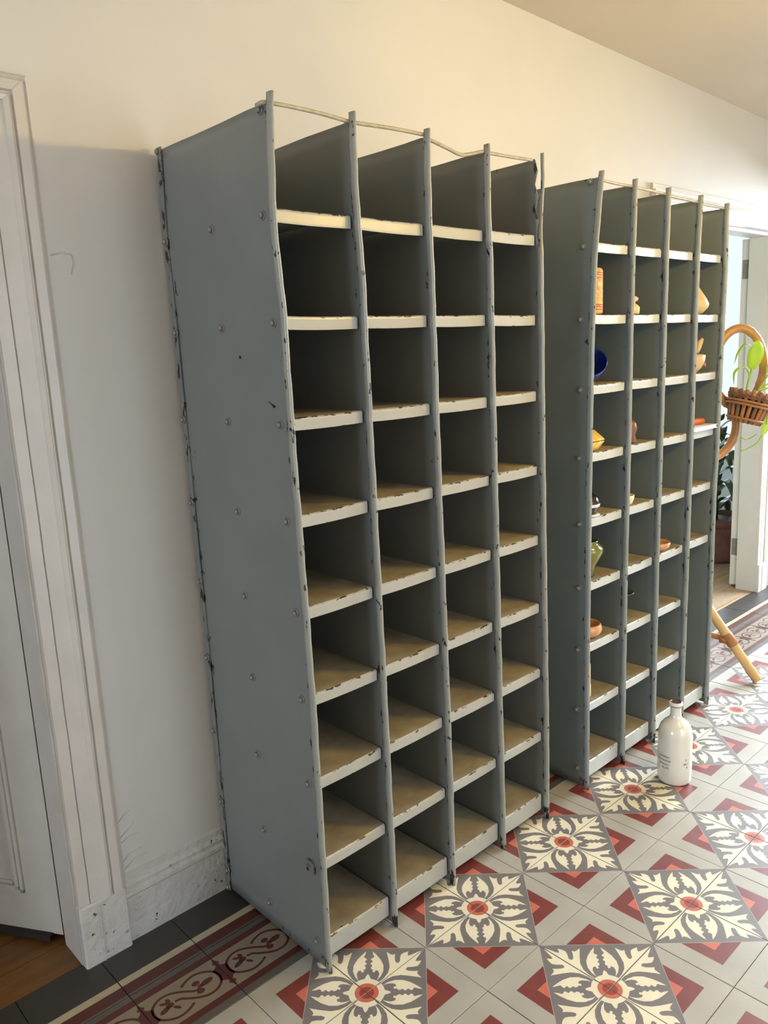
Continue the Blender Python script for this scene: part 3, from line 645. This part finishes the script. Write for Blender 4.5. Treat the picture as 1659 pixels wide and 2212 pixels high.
capsule('clay_roller', 'orange clay cylinder lying on the white notebook', 'cylinder', (1.815, 0.185, z5 + 0.0125), (1.945, 0.150, z5 + 0.0125), 0.0125, C['terra'])
vessel('yellow_egg', 'small yellow egg shaped ornament behind the orange cylinder', 'ornament', 1.872, 0.196, z5, [(0.006, 0), (0.014, 0.004), (0.019, 0.015), (0.019, 0.027), (0.013, 0.040), (0.004, 0.046)], C['egg'], 20)

# ------------------------------------------------------------------ bamboo plant stand at the right
M['bamboo'] = mat('bamboo', (196, 140, 78), 0.35, 0.15, 5, 0.1, 20, rgb2=(150, 98, 48), chip=((60, 36, 20), 26, (1, 1, 0.4), 0.0, 0.70))
M['bamboo_pale'] = mat('pale_bamboo', (206, 166, 108), 0.35, 0.15, 6, 0.1, 20, chip=((60, 40, 26), 22, (1, 1, 0.5), 0.0, 0.69))
M['cane'] = mat('split_cane', (158, 106, 62), 0.5, 0.2, 30, 0.2, 60)
M['cane_dark'] = mat('weathered_cane', (120, 84, 58), 0.6, 0.25, 40, 0.2, 60)
HX = Vector((0.729, -0.684, 0)); ZV = Vector((0, 0, 1)); DV = Vector((0.684, 0.729, 0))
def at(h, z, d=0): return Vector((2.537, 0.262, 0)) + HX * h + ZV * z + DV * d
st = thing('plant_stand', 'bent bamboo plant stand with hoops beside the farther shelf', 'plant stand', (2.34, 0.32, 0))
SO = Vector((2.34, 0.32, 0))
def hoop(cx, cz, rx, rz_, d, name='hoop'):
    b = MB(); n = 56
    b.tube([at(cx + rx * math.sin(2 * PI * k / n), cz + rz_ * math.cos(2 * PI * k / n), d) - SO for k in range(n)], [0.0185 + (0.0025 if k % 14 == 4 else 0) for k in range(n)], 12, loop=True)
    return b.obj(name, M['bamboo'], st)
hoop(-0.014, 1.335, 0.108, 0.168, 0.0)
hoop(-0.142, 1.078, 0.140, 0.150, 0.03)
def pole(p0, p1, r, m, name, nodes=3, rad=12):
    b = MB(); P0, P1 = Vector(p0) - SO, Vector(p1) - SO; n = 24; R = []
    for k in range(n + 1): R.append(r * (1.10 if k % (n // nodes) == 2 else 1.0))
    b.tube([P0.lerp(P1, k / n) for k in range(n + 1)], R, rad)
    return b.obj(name, m, st)
S0 = Vector((2.245, 0.365, 0.47))
pole((2.268, 0.362, 0.40), at(-0.142, 0.945, 0.03), 0.019, M['bamboo'], 'stem', 2)
foot1 = Vector((2.300, 0.040, 0.014)); 
pole(foot1, S0, 0.0205, M['bamboo_pale'], 'leg', 3)
pole((2.16, 0.50, 0.014), (2.26, 0.36, 0.47), 0.0205, M['bamboo_pale'], 'leg', 3)
pole((2.53, 0.46, 0.014), (2.26, 0.36, 0.47), 0.0205, M['bamboo_pale'], 'leg', 3)
J = foot1.lerp(S0, 0.36)
pole(J, J + Vector((-0.03, 0.36, 0.02)), 0.013, M['bamboo'], 'brace', 2)
pole(J + Vector((0, 0, 0.01)), S0 + Vector((0.02, 0.03, -0.03)) , 0.012, M['cane_dark'], 'brace', 2)
b = MB(); dr = (S0 - foot1).normalized(); b.tube([J - dr * 0.030 - SO, J - dr * 0.024 - SO, J + dr * 0.024 - SO, J + dr * 0.030 - SO], [0.0215, 0.0245, 0.0245, 0.0215], 12)
b.tube([J + Vector((-0.004, 0.012, 0)) - SO, J + Vector((-0.012, 0.040, -.002)) - SO], [0.022, 0.017], 12); b.obj('cane_wrap', M['cane'], st)

# hanging cane basket and its climbing plant
BT = Matrix.Translation(at(-0.004, 1.108, -0.055)) @ Matrix.Rotation(math.radians(15), 4, DV) 
bs = thing('cane_basket', 'tilted split cane basket hanging on the bamboo hoop', 'basket', tuple(BT.translation))
bi = Matrix.Translation(-BT.translation) @ BT
def bring(r, z, tr, name, m, wave=0.0):
    b = MB(); n = 40
    b.tube([bi @ Vector((r * math.cos(2 * PI * k / n) , r * math.sin(2 * PI * k / n), z + wave * math.sin(k * PI / 2 * 1.0 * 1.0))) for k in range(n)], tr, 6, loop=True); return b.obj(name, m, bs)
NS = 20
for k in range(NS):
    a = 2 * PI * (k + .5) / NS; b = MB()
    q0 = Vector((0.062 * math.cos(a), 0.062 * math.sin(a), -0.010)); q1 = Vector((0.090 * math.cos(a), 0.090 * math.sin(a), 0.128))
    b.tube([bi @ q0, bi @ q0.lerp(q1, .1), bi @ q0.lerp(q1, .9), bi @ q1], [0.0075, 0.0088, 0.0088, 0.0078], 8); b.obj('cane_slat', M['cane'] if k % 3 else M['cane_dark'], bs)
bring(0.0735, 0.006, 0.0062, 'hoop', M['cane']); bring(0.092, 0.066, 0.0062, 'hoop', M['cane']); bring(0.093, 0.079, 0.0062, 'hoop', M['cane'])
for z in (0.093, 0.099, 0.105): bring(0.092 + (z - .09) * .2, z, 0.0028, 'weave', M['cane_dark'], 0.003)
b = MB(); b.lathe([(0.052, 0.0), (0.060, 0.002), (0.078, 0.105), (0.074, 0.106), (0.060, 0.095), (0.01, 0.098)], 24, M=bi); b.obj('liner', M['dark'], bs)

M['leaf'] = mat('pothos_leaf', (150, 196, 30), 0.3, 0.12, 12, spec=0.5, rgb2=(186, 214, 66), sss=0.15)
M['stalk'] = mat('pothos_stalk', (150, 186, 70), 0.4, 0.1, 20)
M['leafdark'] = mat('dark_leaf', (52, 76, 48), 0.35, 0.15, 16, rgb2=(74, 98, 56))
def leaf(par, O, pts, wmax, m, name='leaf', side=None, fold=0.25):
    """broad pointed blade along a curved midrib, slightly folded, with thickness"""
    P = smooth3(pts, 6); n = len(P); b = MB(); rows = []
    for k, q in enumerate(P):
        t = k / (n - 1); wd = wmax * (math.sin(PI * min(1, t ** 0.62)) ** 0.8 if 0 < t < 1 else 0.02)
        tg = (P[min(k + 1, n - 1)] - P[max(k - 1, 0)]).normalized(); s = (side - tg * side.dot(tg)).normalized(); nn = tg.cross(s).normalized()
        row = []
        for u in (-1, -.55, 0, .55, 1): row.append((q + s * wd * u + nn * abs(u) ** 1.4 * wd * fold, nn))
        rows.append(row)
    F = [[b.vert(c_ - O) for c_, nn in r] for r in rows]; B = [[b.vert(c_ - O - nn * 0.0006) for c_, nn in r] for r in rows]
    b.rings(F, 0, False); b.rings([r[::-1] for r in B], 0, False)
    for k in range(n - 1):
        b.face((F[k][0], B[k][0], B[k + 1][0], F[k + 1][0])); b.face((F[k][4], F[k + 1][4], B[k + 1][4], B[k][4]))
    return b.obj(name, m, par)
def ap(h, z, d=0): return at(h - 0.042, z - 0.012, d)
PO = ap(0.04, 1.21, -0.05)
pl = thing('pothos', 'bright green trailing plant growing in the cane basket', 'plant', tuple(PO))
def stalk(pts, r=0.0035):
    b = MB(); P = smooth3(pts, 6); b.tube([q - PO for q in P], r, 7); b.obj('stalk', M['stalk'], pl)
D_ = -0.07
stalk([ap(0.028, 1.19, D_), ap(0.040, 1.28, D_), ap(0.056, 1.345, D_)], 0.005)
leaf(pl, PO, [ap(0.056, 1.335, D_), ap(0.062, 1.40, D_ - .02), ap(0.056, 1.44, D_ - .03), ap(0.040, 1.452, D_ - .03)], 0.034, M['leaf'], side=HX)
leaf(pl, PO, [ap(0.045, 1.445, D_), ap(0.012, 1.447, D_), ap(-0.012, 1.41, D_), ap(-0.022, 1.365, D_)], 0.017, M['leaf'], side=DV)
stalk([ap(0.036, 1.26, D_), ap(0.045, 1.31, D_), ap(0.030, 1.345, D_), ap(0.008, 1.35, D_)], 0.0035)
leaf(pl, PO, [ap(0.020, 1.350, D_), ap(-0.006, 1.350, D_), ap(-0.024, 1.325, D_), ap(-0.020, 1.275, D_)], 0.017, M['leaf'], side=DV)
for tip in ((0.135, 1.33), (0.150, 1.29), (0.145, 1.26)):
    stalk([ap(0.040, 1.20, D_), ap(0.085, 1.245, D_), ap(*tip, D_)], 0.004)
leaf(pl, PO, [ap(0.130, 1.31, D_), ap(0.150, 1.34, D_), ap(0.165, 1.40, D_), ap(0.160, 1.43, D_)], 0.030, M['leaf'], side=HX)
stalk([ap(0.10, 1.20, D_), ap(0.128, 1.17, D_), ap(0.128, 1.10, D_)], 0.003)
leaf(pl, PO, [ap(0.125, 1.175, D_), ap(0.128, 1.13, D_), ap(0.120, 1.08, D_), ap(0.108, 1.045, D_)], 0.022, M['leaf'], side=HX)
stalk([ap(0.112, 1.055, D_), ap(0.090, 1.02, D_), ap(0.045, 0.995, D_), ap(0.022, 0.990, D_)], 0.003)
leaf(pl, PO, [ap(0.022, 1.05, D_ + .02), ap(0.05, 1.035, D_ + .02), ap(0.08, 1.045, D_ + .02), ap(0.10, 1.06, D_ + .02)], 0.010, M['leaf'], side=DV)

# dark foliage plant in a clay pot on the blue room floor
PX, PY = 4.16, 1.08
tp = thing('clay_pot', 'dark terracotta pot on the plank floor beyond the right doorway', 'pot', (PX, PY, 0))
M['terra'] = mat('weathered_terracotta', (116, 74, 62), 0.7, 0.2, 14, 0.3, 40)
b = MB(); b.lathe([(0.15, 0.0), (0.155, 0.004), (0.165, 0.03), (0.16, 0.035), (0.17, 0.06), (0.165, 0.065), (0.19, 0.24), (0.188, 0.245), (0.205, 0.255), (0.205, 0.295), (0.19, 0.30), (0.18, 0.28), (0.17, 0.25)], 36); b.obj('body', M['terra'], tp)
b = MB(); b.lathe([(0.172, 0.262), (0.176, 0.268), (0.10, 0.272), (0.02, 0.275)], 24); b.obj('soil', M['dark'], tp)
fp = thing('foliage_plant', 'dark green leafy plant standing in the terracotta pot', 'plant', (PX, PY, 0.27)); FO = Vector((PX, PY, 0.27))
b = MB(); b.tube([(0, 0, 0), (-.01, .01, .3), (.01, 0, .62)], [.012, .010, .006], 8); b.obj('stem', M['leafdark'], fp)
rnd = random.Random(5)
for k in range(26):
    z = 0.33 + 0.62 * k / 26; a = k * 2.4 + rnd.uniform(-.3, .3); L = rnd.uniform(0.15, 0.24)
    dvec = Vector((math.cos(a), math.sin(a), 0)); p0 = Vector((PX, PY, z))
    leaf(fp, FO, [p0, p0 + dvec * L * .4 + ZV * .05, p0 + dvec * L * .8 + ZV * .01, p0 + dvec * L * 1.1 - ZV * .10], rnd.uniform(.028, .045), M['leafdark'], side=ZV.cross(dvec))

# dark red cloth at the window end, just past the casing
M['maroon'] = mat('maroon_cloth', (96, 34, 60), 0.8, 0.1, 10)
b = MB(); R = []
for k in range(21):
    t = k / 20; R.append([b.vert((3.735 + 0.17 * t, WY - 0.012 - 0.006 * math.sin(t * 22) - th, z)) for th, z in ((0, 0.66), (0.004, 0.66), (0.004, 1.60), (0, 1.60))])
b.rings(R, 0, True, False); b.face(R[0][::-1]); b.face(R[-1])
tag(b.obj('wall_hanging', M['maroon']), 'dark maroon cloth hanging on the wall right of the casing', 'wall hanging')

# ------------------------------------------------------------------ pendant lamp of the hall (above and right of the view)
M['brass'] = mat('brass', (170, 130, 70), 0.3, 0.1, 20, metal=0.9)
M['bulb'] = mat('lit_bulb', (255, 220, 160), 0.3, emit=((255, 214, 106), 330.0))
LX, LY, LZ = 1.30, -1.15, 2.12
lp = thing('pendant_lamp', 'brass three bulb pendant lamp hanging from the hall ceiling', 'lamp', (LX, LY, LZ))
b = MB(); b.tube([(0, 0, 0.05), (0, 0, 2.633 - 0.0225 * LX - LZ)], 0.006, 8); b.obj('rod', M['brass'], lp)
b = MB(); b.lathe([(0.05, 2.633 - 0.0225 * LX - LZ - 0.03), (0.055, 2.633 - 0.0225 * LX - LZ - 0.001)], 20); b.obj('ceiling_rose', M['brass'], lp)
b = MB(); b.lathe([(0.01, 0.02), (0.03, 0.03), (0.03, 0.05), (0.01, 0.07)], 16); b.obj('hub', M['brass'], lp)
for k in range(3):
    a = 2 * PI * k / 3 + 0.4; c_, s_ = math.cos(a), math.sin(a)
    b = MB(); b.tube([(0, 0, 0.04), (0.10 * c_, 0.10 * s_, 0.03), (0.16 * c_, 0.16 * s_, 0.0), (0.18 * c_, 0.18 * s_, -0.03)], 0.006, 8); b.obj('arm', M['brass'], lp)
    b = MB(); b.lathe([(0.012, -0.035), (0.016, -0.045), (0.032, -0.075), (0.035, -0.092), (0.028, -0.112), (0.010, -0.124)], 16, c=(0.18 * c_, 0.18 * s_, 0)); b.obj('bulb', M['bulb'], lp)
